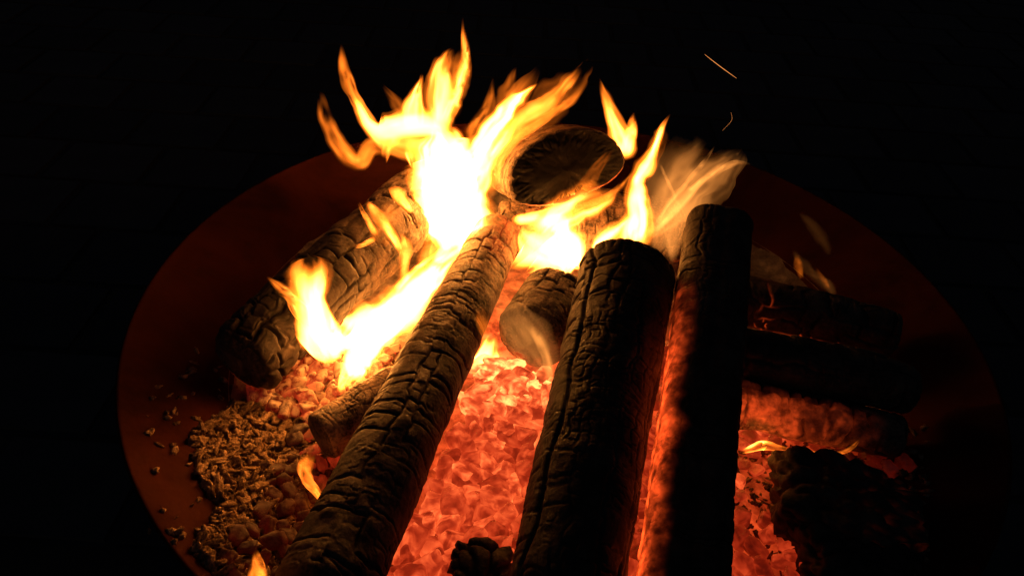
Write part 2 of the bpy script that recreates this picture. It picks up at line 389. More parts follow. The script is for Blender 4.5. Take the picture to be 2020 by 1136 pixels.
def make_log(label, A, B, ra, rb, seed, n=300, m=420, nU=9, ds=0.020, depth=0.0055, cw=0.0016, fine=True, sect=None, bend=0.0,
             tiltx=0.0, ash=0.35, heat_light_f=None, ash_f=None, endA='flat', endB='flat', roundA=0.010, roundB=0.010, lump=0.05, cat='log', name='charred_log',
             spin=0.0, long_split=0.0, end_heat=None, up=(0, 0, 1), end_ash=.4, lengthwise=0.8):
    A = np.asarray(A, float); B = np.asarray(B, float); L = np.linalg.norm(B - A); T = (B - A) / L
    side = np.cross(T, np.array(up, float)); side /= np.linalg.norm(side); upv = np.cross(side, T)
    s = np.linspace(0, L, m)[:, None] + np.zeros((1, n)); t = np.linspace(0, 2 * np.pi, n, endpoint=False)[None, :] + np.zeros((m, 1))
    r0 = ra + (rb - ra) * s / L
    if sect is not None: r0 = r0 * sect(t + spin)
    ct, st_ = np.cos(t + spin), np.sin(t + spin)
    P0 = np.stack([ct * r0, st_ * r0, s], -1)
    low = fbm(P0 * 16 + seed * 3.7, 3, seed)
    mid = fbm(P0 * 60 + seed * 1.3, 4, seed + 3)
    per = 2 * np.pi * (ra + rb) / 2
    w1 = fbm(P0 * np.array([45, 45, 45.]), 3, seed + 11) * 0.010; w2 = fbm(P0 * 45 + 9, 3, seed + 12) * 0.008
    U = t / (2 * np.pi) * per + w1 * .8; S = s + w2 * .9
    wv = cw * (0.55 + 0.9 * (fbm(P0 * 30, 2, seed + 21) * .5 + .5))
    var = smooth(-0.35, 0.25, fbm(P0 * 11 + 4, 2, seed + 31)) * 0.7 + 0.3
    def level(Uq, Sq, nq, dq, sq_, wq, lg):
        dl, dt, sl_, st2, idq = char_blocks(Uq, Sq, per, nq, dq, sq_)
        gate = smooth(-.25, .15, fbm(P0 * np.array([60, 60, 20.]) + sq_, 2, sq_ + 5))
        al = lg * (.35 + .65 * sl_) * gate; at_ = np.where(st2 < .28, .10, .25 + .75 * st2) * (.55 + .45 * gate)
        cl = np.exp(-(dl / wq) ** 2) * al; ct_ = np.exp(-(dt / wq) ** 2) * at_
        rl = np.exp(-dl / (.10 * dq)) * al; rt = np.exp(-dt / (.10 * dq)) * at_
        return np.maximum(cl, ct_), np.maximum(rl, rt), idq
    c1, q1, id1 = level(U, S, nU, ds, seed, wv, lengthwise)
    h = -depth * .8 * c1 * var - depth * 0.24 * q1 * var + (id1 - .5) * depth * 0.18 * var
    cr = c1 * var
    if fine:
        c2, q2, id2 = level(U + w2 * .5, S + w1 * .6, int(nU * 2.6), ds * 0.45, seed + 50, wv * .5, .8)
        g2 = smooth(-.2, .25, fbm(P0 * 25 + 2, 2, seed + 33))
        h = h - depth * (0.22 * c2 + .08 * q2) * g2 + (id2 - .5) * depth * 0.05; cr = np.maximum(cr, c2 * .6 * g2)
    if long_split:
        for q in range(3):
            tq = 2 * np.pi * (q / 3.0 + 0.13 * seed) + 0.25 * fbm(np.stack([s * 14, s * 0 + q, s * 0], -1), 3, seed + q)
            da = np.abs(np.angle(np.exp(1j * (t - tq)))) * r0
            c3 = np.exp(-(da / 0.0022) ** 2); h = h - long_split * c3; cr = np.maximum(cr, c3)
    h = h + low * lump * r0 + mid * 0.0014
    # worn rounding at both ends
    ea = np.clip((roundA - s) / roundA, 0, 1); eb = np.clip((roundB - (L - s)) / roundB, 0, 1)
    q = lambda e: 1 - np.sqrt(np.clip(1 - e ** 2, 0, 1))
    r = r0 + h - (.9 * roundA if endA == 'dome' else .6 * roundA) * q(ea) - (.9 * roundB if endB == 'dome' else .6 * roundB) * q(eb)
    off = bend * np.sin(np.pi * s / L) + 0.004 * fbm(np.stack([s * 9, s * 0, s * 0 + seed], -1), 2, seed + 41)
    V = A + T * s[..., None] + side * (ct * r)[..., None] + upv * (st_ * r + off)[..., None]
    ashv = ash * (0.55 + 0.9 * (fbm(P0 * 20 + 6, 3, seed + 61) * .5 + .5)) * (1 - 0.85 * cr)
    if ash_f is not None: ashv = ashv * ash_f(V, s / L, t)
    heat_light_v = np.zeros_like(s)
    if heat_light_f is not None: heat_light_v = heat_light_f(V, s / L, t, cr)
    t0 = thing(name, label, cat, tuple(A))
    o = obj('charred_bark', mesh_from('charred_bark', V - A, grid_faces(m, n, True), {'ash': np.clip(ashv, 0, 2).ravel(), 'burn': np.clip(heat_light_v, 0, 20).ravel(), 'crack': cr.ravel()}), CHAR, t0)
    for which, row, sgn in (('A', 0, -1), ('B', m - 1, 1)):
        ring = V[row]; cen = ring.mean(0); K = 20
        f = np.linspace(1, 0.0, K)[:, None, None] ** 1.0
        FT = np.fft.fft(ring, axis=0); FT[7:-6] = 0; rs = np.fft.ifft(FT, axis=0).real
        E = cen + (rs[None] - cen) * f + (ring - rs)[None] * f ** 8
        rad = np.linalg.norm(rs - cen, axis=1)[None] * f[..., 0]; tq = t[:K]
        loc = np.stack([np.cos(tq) * rad, np.sin(tq) * rad, rad * 0 + seed], -1)
        rc = np.exp(-(np.abs(np.mod(tq * (nU * 1.6) / (2 * np.pi) + fbm(loc * 60, 2, seed + 4) * .5, 1) - .5) / 0.09) ** 2) * smooth(.25, .8, f[..., 0])
        d5, id5 = cracks(tq / (2 * np.pi) * per + fbm(loc * 70, 2, seed) * .006, rad + fbm(loc * 70 + 5, 2, seed) * .005, per, nU * 2, ds * .55, seed + 90)
        c5 = np.exp(-(d5 / 0.0008) ** 2) * smooth(.6, .8, f[..., 0]); id5 = .5 + (id5 - .5) * smooth(.6, .8, f[..., 0])
        dz = -0.004 * rc * 0 - 0.0022 * c5 + 0.0035 * fbm(loc * 45, 4, seed + 8) + (id5 - .5) * 0.0016
        dz = dz * smooth(1.0, .9, f[..., 0]) + 0.005 * (1 - f[..., 0] ** 2) * (1 if (endA if which == 'A' else endB) == 'dome' else 0.2)
        E = E + T * sgn * dz[..., None]
        hv = np.zeros(rad.shape)
        if end_heat is not None: hv = end_heat(which, E, tq, f[..., 0]) + np.zeros(rad.shape)
        FF = grid_faces(K, n, True)
        if which == 'B': FF = FF[:, ::-1]
        obj('cut_end', mesh_from('cut_end', E - A, FF[:, ::-1], {'ash': np.full(rad.size, ash * end_ash), 'burn': np.clip(hv, 0, 20).ravel(), 'crack': c5.ravel()}), CHAR_END_SHADED if end_ash < .1 else CHAR, t0)
    return t0

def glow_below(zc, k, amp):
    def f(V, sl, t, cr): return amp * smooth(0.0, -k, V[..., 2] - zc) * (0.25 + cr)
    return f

# 1 long log in front, left
A1 = at(630, 1195, -0.012); B1 = at(987, 452, -0.002)
make_log('long charred log with deep cross cracks and its rounded far tip in the flames', A1, B1, 0.0355, 0.0272, 3, n=300, m=520, nU=7, ds=0.0185, depth=0.0052, cw=0.0011, lengthwise=.6,
         ash=0.8, ash_f=lambda V, sl, t: .30 + .75 * smooth(.35, .85, sl), roundB=0.016, roundA=0.008, endB='dome', bend=0.004, heat_light_f=lambda V, sl, t, cr: 0.9 * smooth(-0.005, -0.03, V[..., 2]) * smooth(0.25, 0.6, sl) + .7 * smooth(.78, .97, sl) * smooth(-.012, .02, V[..., 0] - (A1[0] + (B1[0] - A1[0]) * sl)))
# 2 thick log in the middle
A2 = at(1108, 1190, -0.008); B2 = at(1238, 538, 0.050)
make_log('thick black charred log with round far end, middle one of three lying side by side', A2, B2, 0.0395, 0.0445, 8, n=300, m=470, nU=13, ds=0.017, depth=0.0048, cw=0.0013,
         ash=0.09, long_split=0.003, roundB=0.007, heat_light_f=lambda V, sl, t, cr: 0.25 * smooth(0.0, -0.03, V[..., 2]))
# 3 right log of the three
A3 = at(1340, 1190, -0.004); B3 = at(1417, 446, 0.080)
sq = lambda t: 0.86 + 0.14 * np.abs(np.cos(2 * (t - .75)))
make_log('slim charred log with square cut far end and one hot side with painted ember light', A3, B3, 0.0345, 0.0345, 13, n=260, m=470, nU=11, ds=0.018, depth=0.0042, cw=0.0011,
         ash=0.14, roundB=0.004, sect=sq, heat_light_f=lambda V, sl, t, cr: 2.4 * (.35 + .8 * smooth(-.3, .4, fbm(V * 80, 3, 91))) * smooth(-0.014, -0.033, V[..., 0] + .010 * fbm(V * np.array([40, 40, 40.]), 3, 90) - (A3[0] + (B3[0] - A3[0]) * sl)) * smooth(0.034, 0.010, V[..., 2] - (A3[2] + (B3[2] - A3[2]) * sl)) * (1.0 - .6 * cr) * smooth(.78, .45, sl))  # left flank: ember light put into the emission along with its own glow
# 4 short log between 1 and 2
A4 = at(1040, 678, -0.014); B4 = at(1100, 590, -0.010)
make_log('short burnt log stub with rounded end wedged between the long log and the thick log', A4, B4 + (B4 - A4) * .1, 0.036, 0.037, 17, n=220, m=190, nU=12, ds=0.017, depth=0.005,
         ash=0.9, endA='dome', roundA=0.014, heat_light_f=glow_below(-0.025, .02, .8), end_heat=lambda w, E, t, f: 0.6 * smooth(-0.02, -0.045, E[..., 2]) if w == 'A' else 0 * f)
# 5 split half log on top, cut end towards us
F5 = atY(1122, 352, 0.125)[0]
def half(t):
    x, y = np.cos(t), np.sin(t)
    top = 1 / np.sqrt((x / 1.0) ** 2 + (y / 0.80) ** 2); bot = 1 / np.sqrt((x / 1.0) ** 2 + (y / 0.36) ** 2)
    w = smooth(-0.2, 0.2, y); return top * w + bot * (1 - w)
make_log('big half round log resting on top of the pile, its black cut end facing out', F5, F5 + 0.17 * (lambda d: d / np.linalg.norm(d))((F5 - CAM_P) / np.linalg.norm(F5 - CAM_P) + np.array([-.30, .06, .07])), 0.066, 0.06, 23, n=300, m=200, nU=16, ds=0.016, depth=0.006,
         ash=0.9, end_ash=.02, sect=half, spin=0.0, roundA=0.005, up=(-0.26, 0, 1), heat_light_f=lambda V, sl, t, cr: 1.6 * smooth(-0.006, -0.022, V[..., 2] - F5[2] - (V[..., 0] - F5[0]) * .28) * smooth(.35, .0, sl),
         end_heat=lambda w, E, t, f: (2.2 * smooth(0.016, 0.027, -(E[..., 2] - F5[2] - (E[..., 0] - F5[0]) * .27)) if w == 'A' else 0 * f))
# 6 back left log
A6 = at(478, 712, -0.012); B6 = at(838, 392, 0.004)
make_log('rugged charred log lying along the rusty bowl wall behind the left flames', A6, B6, 0.036, 0.041, 29, n=270, m=380, nU=10, ds=0.026, depth=0.0085, cw=0.0018, ash=0.75, ash_f=lambda V, sl, t: .12 + .9 * smooth(.3, .9, sl), lump=.16,
         heat_light_f=glow_below(-0.03, .02, .7))
# 8 cross log at the back
A8 = at(985, 452, -0.008); B8 = at(1345, 452, -0.004)
make_log('pale ash coated cross log under the half round log, with square cracks', A8, B8, 0.036, 0.038, 31, n=210, m=290, nU=15, ds=0.013, depth=0.004, cw=0.0011, ash=1.0, fine=False, heat_light_f=glow_below(-0.02, .02, .8))
# 9 small stick at left
A9 = at(634, 866, -0.032); B9 = at(800, 765, -0.030)
make_log('short thick stick with dark cut end poking out from under the long log', A9, B9, 0.0215, 0.026, 37, n=190, m=240, nU=9, ds=0.012, depth=0.004, cw=0.001, ash=1.3, roundA=.004, lump=.1)
# 10, 11, 12 right
A10 = at(1420, 585, 0.0); B10 = at(1765, 660, -0.008)
make_log('black charred log at the back of the dark side with small red hot cracks', A10, B10, 0.028, 0.024, 41, n=170, m=280, nU=8, ds=0.024, depth=0.006, ash=0.25, lump=.14,
         heat_light_f=lambda V, sl, t, cr: 5 * cr ** 2 * np.exp(-((sl - .25) / .03) ** 2) + 2.4 * smooth(-0.010, -0.026, V[..., 2] - (A10[2] + (B10[2] - A10[2]) * sl)) * np.exp(-((sl - .55) / .2) ** 2))
A11 = at(1425, 688, 0.012); B11 = at(1800, 770, 0.0)
make_log('black unlit charred log between the red cracked log and the crumbling red log', A11, B11, 0.025, 0.024, 43, n=170, m=280, nU=9, ds=0.022, depth=0.006, ash=0.2, lump=.12)
A12 = at(1440, 792, -0.020); B12 = at(1775, 866, -0.026)
make_log('crumbling log with ember light painted on its front beside the slim log', A12, B12, 0.023, 0.019, 47, n=170, m=280, nU=8, ds=0.016, depth=0.006, ash=0.55, lump=.2,
         heat_light_f=lambda V, sl, t, cr: .85 * (.25 + .75 * smooth(-.3, .35, fbm(V * 95, 4, 77))) * smooth(0.006, -0.018, V[..., 1] - (A12[1] + (B12[1] - A12[1]) * sl)) * smooth(.9, .05, sl) * (0.9 - .6 * cr))  # light from the coals in front is put into this log's emission

# dark lumps of charcoal
def make_lump(label, c, size, seed, heat_light_f=None, ash=0.25, rot=0.0):
    import bmesh
    bm = bmesh.new(); bmesh.ops.create_icosphere(bm, subdivisions=5, radius=1.0)
    V = np.array([v.co[:] for v in bm.verts]); F = np.array([[v.index for v in f.verts] for f in bm.faces]); bm.free()
    V = V / np.maximum(np.max(np.abs(V), axis=1, keepdims=True), 1e-6) * 0.45 + V * 0.55
    P = V * np.asarray(size)
    d = fbm(P * 22 + seed, 3, seed) * .30 + fbm(P * 70 + seed, 4, seed + 4) * .12
    Uc = np.arctan2(P[:, 1], P[:, 0]) * size[0]; dd, idd = cracks(P[:, 0] + .5 * P[:, 2] + 1 + fbm(P * 40, 2, seed) * .012, P[:, 1] + P[:, 2] * .6 + fbm(P * 40 + 3, 2, seed) * .014, 4.0, 220, .016, seed)
    c1 = np.exp(-(dd / .0013) ** 2)
    P = P * (1 + d[:, None]) - (V / np.linalg.norm(V, axis=1, keepdims=True)) * (c1 * .005)[:, None]
    cz, sz = math.cos(rot), math.sin(rot); P = np.stack([P[:, 0] * cz - P[:, 1] * sz, P[:, 0] * sz + P[:, 1] * cz, P[:, 2]], -1)
    h = np.zeros(len(P)) if heat_light_f is None else heat_light_f(P + c, c1)
    o = obj('charcoal_lump', mesh_from('charcoal_lump', P, F, {'ash': ash * (1 - c1), 'burn': np.clip(h, 0, 9), 'crack': c1}), CHAR); o.location = tuple(c)
    return tag(o, label, 'charcoal')
make_lump('large dull black charcoal lump beyond the slim log, small sparks in its cracks', at(1665, 1005, -0.030), (0.062, 0.040, 0.030), 3, lambda P, c: 0.04 * c ** 4 * smooth(.20, .30, P[:, 0]), .22, -.25)
make_lump('black charcoal lump in the corner in front of the large dull lump', at(1700, 1110, -0.036), (0.055, 0.034, 0.026), 5, None, .2, .1)
make_lump('dark charcoal lump sunk in the near end of the open ember pit', at(950, 1120, -0.048), (0.026, 0.020, 0.017), 9, lambda P, c: .5 * smooth(-.04, -.06, P[:, 2]), .3)

# ------------------------------------------------------------------ coals
def coal_mesh(seed, stretch, sub=3, rough=.14):
    """rounded block: a sphere pushed in to a handful of random facets, then crumbled"""
    import bmesh
    rg = np.random.default_rng(seed); bm = bmesh.new(); bmesh.ops.create_icosphere(bm, subdivisions=sub, radius=1.0)
    D = np.array([v.co[:] for v in bm.verts]); F = np.array([[v.index for v in f.verts] for f in bm.faces]); bm.free()
    D /= np.linalg.norm(D, axis=1, keepdims=True)
    N = np.vstack([np.eye(3), -np.eye(3), rg.normal(size=(5, 3))]) + rg.normal(size=(11, 3)) * .22; N /= np.linalg.norm(N, axis=1, keepdims=True)
    dist = rg.uniform(.72, .95, 11); dist[6:] += .12
    q = np.maximum(D @ N.T, 0.02) / dist
    r = 1 / (q ** 15).sum(1) ** (1 / 15.0)
    qs = np.sort(q, axis=1); ed = np.clip((qs[:, -2] / qs[:, -1] - .62) / .38, 0, 1)
    V = D * r[:, None]
    V = V * (1 + rough * fbm(V * 1.6 + seed, 3, seed) + rough * .45 * fbm(V * 5 + seed, 2, seed + 2))[:, None]
    return mesh_from('coal', V * np.array(stretch) * 0.5, F, {'edge': ed ** 2})
COALS = [coal_mesh(100 + i, s) for i, s in enumerate([(1, .8, .6), (1, 1, .7), (1.2, .7, .6), (1, .9, .8), (1.3, .8, .5), (.9, .9, .9), (1.1, .9, .55), (1.25, .65, .65)])]
for c in COALS: c.materials.append(EMBER)
def in_poly(x, y, poly):
    r = False; n = len(poly)
    for i in range(n):
        x1, y1 = poly[i]; x2, y2 = poly[(i + 1) % n]
        if (y1 > y) != (y2 > y) and x < (x2 - x1) * (y - y1) / (y2 - y1) + x1: r = not r
    return r
def scatter(poly, n, mind, rg):
    xs = [p[0] for p in poly]; ys = [p[1] for p in poly]; pts = []; tries = 0
    while len(pts) < n and tries < 20000:
        tries += 1; x, y = rg.uniform(min(xs), max(xs)), rg.uniform(min(ys), max(ys))
        if not in_poly(x, y, poly): continue
        d = mind * (0.55 + 0.45 * (y - 600) / 500)
        if all((x - a) ** 2 + ((y - b) * 1.15) ** 2 > d * d for a, b in pts): pts.append((x, y))
    return pts
def coals(poly, n, mind, smin, smax, heat, ash, label, group, seed, up=0.003):
    rg = random.Random(seed); k = 0
    for px, py in scatter(poly, n, mind, rg):
        p = bed_at(px, py, up); s = rg.uniform(smin, smax)
        o = obj('coal', COALS[rg.randrange(len(COALS))]); o.location = (p[0], p[1], p[2] + s * .12)
        o.scale = (s, s * rg.uniform(.85, 1.1), s * rg.uniform(.85, 1.1)); o.rotation_euler = (rg.uniform(-.5, .5), rg.uniform(-.5, .5), rg.uniform(0, 6.28))
        h = heat(px, py, p) * rg.uniform(.6, 1.25)
        o.color = (h, ash * rg.uniform(.7, 1.2), rg.random(), 1)
        tag(o, label, 'coal', group); k += 1
    return k
pitA = [(955, 725), (1000, 720), (1095, 770), (1085, 860), (1060, 970), (1030, 1100), (1005, 1150), (765, 1150), (840, 1000), (915, 850)]
k1 = coals(pitA, 150, 31, .019, .031, lambda x, y, p: 1.12 + 1.5 * smooth(900, 725, y) - .15 * smooth(1000, 1130, y), .5, 'glowing orange coal in the open pit between the long log and the thick log', 'coals in the open ember pit', 1)
k2 = coals([(1315, 640), (1330, 680), (1285, 1000), (1280, 1150), (1225, 1150), (1265, 850)], 22, 30, .014, .022, lambda x, y, p: .65, .4, 'glowing coal in the narrow gap between the thick log and the slim log', 'coals in the narrow gap', 2)
k3 = coals([(490, 775), (590, 715), (690, 690), (780, 690), (740, 745), (650, 800), (600, 835), (540, 810)], 62, 25, .011, .019, lambda x, y, p: .14 + .42 * smooth(540, 640, x), 1.2, 'ash dusted blocky coal lit yellow below the left flames', 'coals below the left flames', 3)
k4 = coals([(590, 850), (660, 890), (690, 905), (650, 1000), (590, 1130), (470, 1150), (450, 1100), (520, 980), (560, 900)], 44, 30, .010, .019, lambda x, y, p: .03 + .28 * (abs(x - 650) < 45 and y < 960), .28, 'dark burnt out coal in the heap along the left side of the long log', 'dark coals beside the long log', 4)
k5 = coals([(1460, 845), (1560, 855), (1700, 880), (1790, 910), (1760, 950), (1600, 925), (1500, 915), (1455, 1000), (1455, 900)], 34, 30, .011, .020, lambda x, y, p: .75 * smooth(1680, 1470, x) + .05, .6, 'red coal heaped against the crumbling log on the dark side', 'coals by the crumbling log', 5)
k6 = coals([(1450, 1020), (1490, 1000), (1520, 1050), (1640, 1136), (1445, 1150)], 14, 34, .015, .024, lambda x, y, p: .5, .4, 'red glowing coal below the large dull charcoal lump', 'coals below the large lump', 6)

# ------------------------------------------------------------------ ash chips
rg = random.Random(11)
CH = []
for i in range(10):
    me = coal_mesh(300 + i, [(1.5, .7, .5), (1.2, .8, .5), (2.1, .5, .4), (1.1, .9, .6), (1.3, .7, .6)][i % 5], 3, .9); me.name = 'ash_chip'; me.materials.append(ASH); CH.append(me)
ashpoly = [(385, 850), (470, 790), (530, 770), (620, 840), (640, 900), (560, 980), (500, 1060), (480, 1150), (420, 1130), (385, 1080), (430, 1000), (390, 930)]
for px, py in scatter(ashpoly, 190, 19, rg):
    p = bed_at(px, py, .002); s = rg.uniform(.006, .013)
    o = obj('ash_chip', CH[rg.randrange(10)]); o.location = (p[0], p[1], p[2] + .001); o.scale = (s, s, s)
    o.rotation_euler = (rg.uniform(-.5, .5), rg.uniform(-.5, .5), rg.uniform(0, 6.28))
    tag(o, 'small pale crumb of wood ash heaped beside the dark coals on the bowl slope', 'ash chip', 'ash crumbs on the bowl slope')
NUG = []
for i in range(8):
    me = coal_mesh(500 + i, [(1.4, .7, .5), (1.1, .8, .6), (1.9, .5, .4), (1, .9, .7)][i % 4], 2, .9)
    V = np.zeros(len(me.vertices) * 3); me.vertices.foreach_get('co', V); NUG.append((V.reshape(-1, 3), np.array([p.vertices[:] for p in me.polygons]))); bpy.data.meshes.remove(me)
def flakes(pts, smin, smax, name, label, seed):
    rg = random.Random(seed); VV = []; FF = []; nb = 0
    for px, py in pts:
        p = bed_at(px, py, .0008); V, F = NUG[rg.randrange(8)]
        E = np.array(Euler((rg.uniform(-.7, .7), rg.uniform(-.7, .7), rg.uniform(0, 6.28))).to_matrix())
        VV.append(V * rg.uniform(smin, smax) @ E.T + p); FF.append(F + nb); nb += len(V)
    o = obj(name, mesh_from(name, np.concatenate(VV), np.concatenate(FF)), ASH); tag(o, label, 'ash', kind='stuff')
pts = []
while len(pts) < 3600:
    x, y = rg.uniform(290, 780), rg.uniform(690, 1150)
    if in_poly(x, y, ashpoly) or rg.random() < (.55 if x > 520 else .022): pts.append((x, y))
while len(pts) < 4200: pts.append((rg.uniform(1450, 1830), rg.uniform(840, 1150)))
flakes(pts, .0022, .0075, 'ash_flakes', 'fine pale ash flakes strewn over the ember bed', 21)

# ------------------------------------------------------------------ flames
def crspline(P, n):
    P = np.asarray(P, float)
    if len(P) == 2: return P[0] + (P[1] - P[0]) * np.linspace(0, 1, n)[:, None]
    Q = np.vstack([2 * P[0] - P[1], P, 2 * P[-1] - P[-2]]); out = []
    ts = np.linspace(0, len(P) - 1 - 1e-6, n)
    for t in ts:
        i = int(t); f = t - i; a, b, c, d = Q[i], Q[i + 1], Q[i + 2], Q[i + 3]
        out.append(.5 * (2 * b + (c - a) * f + (2 * a - 5 * b + 4 * c - d) * f * f + (3 * b - a - 3 * c + d) * f ** 3))
    return np.array(out)
FSEED = [0]
GAIN = 1.8
def tongue(parent, pts, y0, y1, gain, mat=None, soft=2.4, widen=1.75, thick=0.4, fil=True):
    """pts (x, y, half width) in photograph pixels from root to tip; the tongue stands on the upright surface between distances y0 and y1"""
    FSEED[0] += 1; sd = FSEED[0]; veil = mat is VEIL
    Lpx = sum(math.hypot(a[0] - b[0], a[1] - b[1]) for a, b in zip(pts, pts[1:])); hmax = max(p[2] for p in pts)
    n = int(np.clip(Lpx / 4.5, 14, 64)); m = 2 * int(np.clip(hmax * .75, 5, 18))
    C = crspline(pts, n); C[:, 2] = np.maximum(C[:, 2], 0.8)
    wv_ = np.linspace(0, 1, n) * Lpx / 38.0; env = np.linspace(.15, 1, n) * np.minimum(C[:, 2], 16) * .42
    C[:, 0] += env * fbm(np.stack([wv_, wv_ * 0 + sd * 3.3, wv_ * 0], -1), 2, 5); C[:, 2] *= 1 + .35 * fbm(np.stack([wv_ * 1.3, wv_ * 0 + sd * 1.7, wv_ * 0 + 4], -1), 2, 6)
    v = np.linspace(0, 1, n); Ys = y0 + (y1 - y0) * v + 0.006 * np.sin(v * 5 + sd)
    P = np.zeros((n, 3)); W = np.zeros(n)
    for i in range(n):
        p, t = atY(C[i, 0], C[i, 1], Ys[i]); P[i] = p; W[i] = C[i, 2] * widen * t / FPX
    T = np.gradient(P, axis=0); T /= np.linalg.norm(T, axis=1, keepdims=True) + 1e-9
    tw = 0.5 * np.sin(v * 3 + sd * 1.7)
    S = np.cross(T, np.array([0, 1.0, 0])); S /= np.linalg.norm(S, axis=1, keepdims=True) + 1e-9
    D = np.cross(S, T)
    S2 = S * np.cos(tw)[:, None] + D * np.sin(tw)[:, None]; D2 = np.cross(S2, T)
    W = W / np.maximum(np.cos(tw), .7)
    ph = np.linspace(0, 2 * np.pi, m, endpoint=False); u = np.cos(ph); dpt = np.sign(np.sin(ph)) * (1 - u ** 2) * thick
    V = P[:, None] + S2[:, None] * (u[None, :, None] * W[:, None, None]) + D2[:, None] * (dpt[None, :, None] * W[:, None, None])
    # burning strength over the tongue: soft ragged edges, streaks along the flow, a tip that breaks up
    asp = np.linalg.norm(np.diff(P, axis=0), axis=1).sum() / max(W.mean(), 1e-4)
    uu = np.broadcast_to(u, (n, m)); vv = np.broadcast_to(v[:, None], (n, m)); va = vv * asp
    fr = np.broadcast_to((np.sin(ph) >= 0) * .3, (n, m)) + sd * 7.31
    N = lambda a, b, c: fbm(np.stack([a, b, c], -1), 2, sd) * .5
    fray = .7 if veil else .65
    u2 = uu + N(uu * .4, va * .32, fr) * (.35 + .9 * vv) + N(uu * 1.3, va * .38, fr + 3.1) * fray
    edge = np.exp(-soft * u2 ** 2) * smooth(1.0, .45, np.abs(uu))
    con = .8 if veil else 1.1
    st = 1 - con * .75 + con * smooth(-.2, .2, N(u2 * 3.4, va * .14, fr + 9))
    vt = vv + N(uu * 1.2, va * .35, fr + 5.7) * .8
    tip = smooth(1.0, .45, vt) * smooth(1.0, .8, vv) * smooth(0.0, .16, vv)
    glow = edge * st * tip * gain * (GAIN if gain > 2.5 else 1.0)
    if fil and hmax >= 9:
        rf = random.Random(sd)
        for q in range(0 if veil and hmax > 20 else 1 + (hmax > 14 and not veil)):
            a = rf.choice((-1, 1)) * rf.uniform(.25, .95); i0 = rf.randrange(0, max(1, len(pts) - 3)); sub = pts[i0:]
            if len(sub) < 3: continue
            np_ = []
            for i, (x, y, hw) in enumerate(sub):
                x2, y2, _ = sub[min(i + 1, len(sub) - 1)]; x1, y1, _ = sub[max(i - 1, 0)]
                tx, ty = x2 - x1, y2 - y1; l = math.hypot(tx, ty) + 1e-6; e = a * hw * (1 + rf.uniform(-.25, .25))
                np_.append((x - ty / l * e, y + tx / l * e, max(2.0, hw * rf.uniform(.12, .24))))
            x, y, hw = np_[-1]; np_[-1] = (x + a * rf.uniform(3, 12), y - rf.uniform(2, 14), 1.2)
            tongue(parent, np_, y0 + .004 * a, y1 + .006 * a, min(2.4, gain * rf.uniform(.35, .7) + (.02 if veil else .15)), VEIL if veil else FILAMENT, 2.2, 1.9, .6, fil=False)
    base = np.array(parent.location)
    FQ = grid_faces(n, m, True); gl = glow.ravel(); FQ = FQ[gl[FQ].max(1) > .004]                     # gas that does not burn is left out
    return obj('flame_tongue', mesh_from('flame_tongue', V - base, FQ, {'glow': gl}), mat or FLAME, parent)
def flame(label, px, py, y, name='flame'):
    return thing(name, label, 'flame', tuple(atY(px, py, y)[0]))

f1 = flame('tallest white hot flame with upright spikes and long hooked side arms', 885, 480, .12)
for a in [([(885, 500, 16), (885, 445, 46), (880, 385, 46), (872, 325, 36), (862, 275, 24), (850, 235, 8)], .115, .135, 13),
          ([(905, 500, 20), (910, 440, 42), (905, 380, 40), (895, 320, 32), (890, 285, 20), (880, 250, 8)], .125, .14, 12),
          ([(850, 480, 10), (848, 420, 24), (850, 360, 26), (858, 300, 24), (866, 250, 10)], .11, .13, 7),
          ([(890, 275, 14), (850, 262, 22), (800, 262, 22), (755, 265, 18), (725, 245, 9), (705, 205, 6), (690, 178, 4)], .135, .145, 3.6),
          ([(880, 245, 10), (840, 240, 14), (790, 246, 14), (740, 252, 8)], .14, .145, 2.5),
          ([(760, 282, 12), (735, 258, 13), (716, 222, 11), (700, 192, 9), (684, 160, 11), (677, 125, 7), (674, 88, 2)], .145, .155, 1.9),
          ([(770, 290, 12), (735, 290, 12), (712, 318, 12), (688, 312, 11), (664, 282, 11), (648, 245, 10), (640, 215, 8), (634, 180, 3)], .14, .15, 1.7),
          ([(815, 262, 14), (818, 225, 15), (822, 190, 11), (829, 165, 6), (833, 145, 2)], .14, .145, 3),
          ([(868, 270, 16), (864, 225, 18), (865, 180, 17), (872, 140, 15), (882, 112, 12), (894, 96, 4)], .138, .14, 3.2),
          ([(872, 255, 10), (888, 212, 12), (906, 178, 11), (916, 135, 9), (918, 92, 7), (914, 35, 2)], .145, .15, 2.8),
          ([(880, 240, 10), (892, 190, 14), (905, 140, 12), (912, 100, 6)], .15, .155, .7),
          ([(780, 262, 10), (768, 285, 9), (762, 305, 6), (760, 322, 2)], .135, .13, 2.4),
          ([(812, 270, 12), (814, 295, 10), (816, 315, 9), (818, 335, 3)], .135, .13, 4),
          ([(760, 285, 14), (800, 298, 18), (840, 296, 16), (870, 290, 8)], .14, .14, 1.2),
          ([(805, 240, 12), (790, 218, 12), (774, 194, 8), (752, 165, 2)], .15, .155, .3),
          ([(915, 330, 10), (925, 285, 12), (940, 245, 10), (962, 205, 6), (975, 150, 2)], .15, .16, .8)]:
    tongue(f1, *a)
f2 = flame('slanting flame streaming up past the bark side of the half round log', 925, 400, .14)
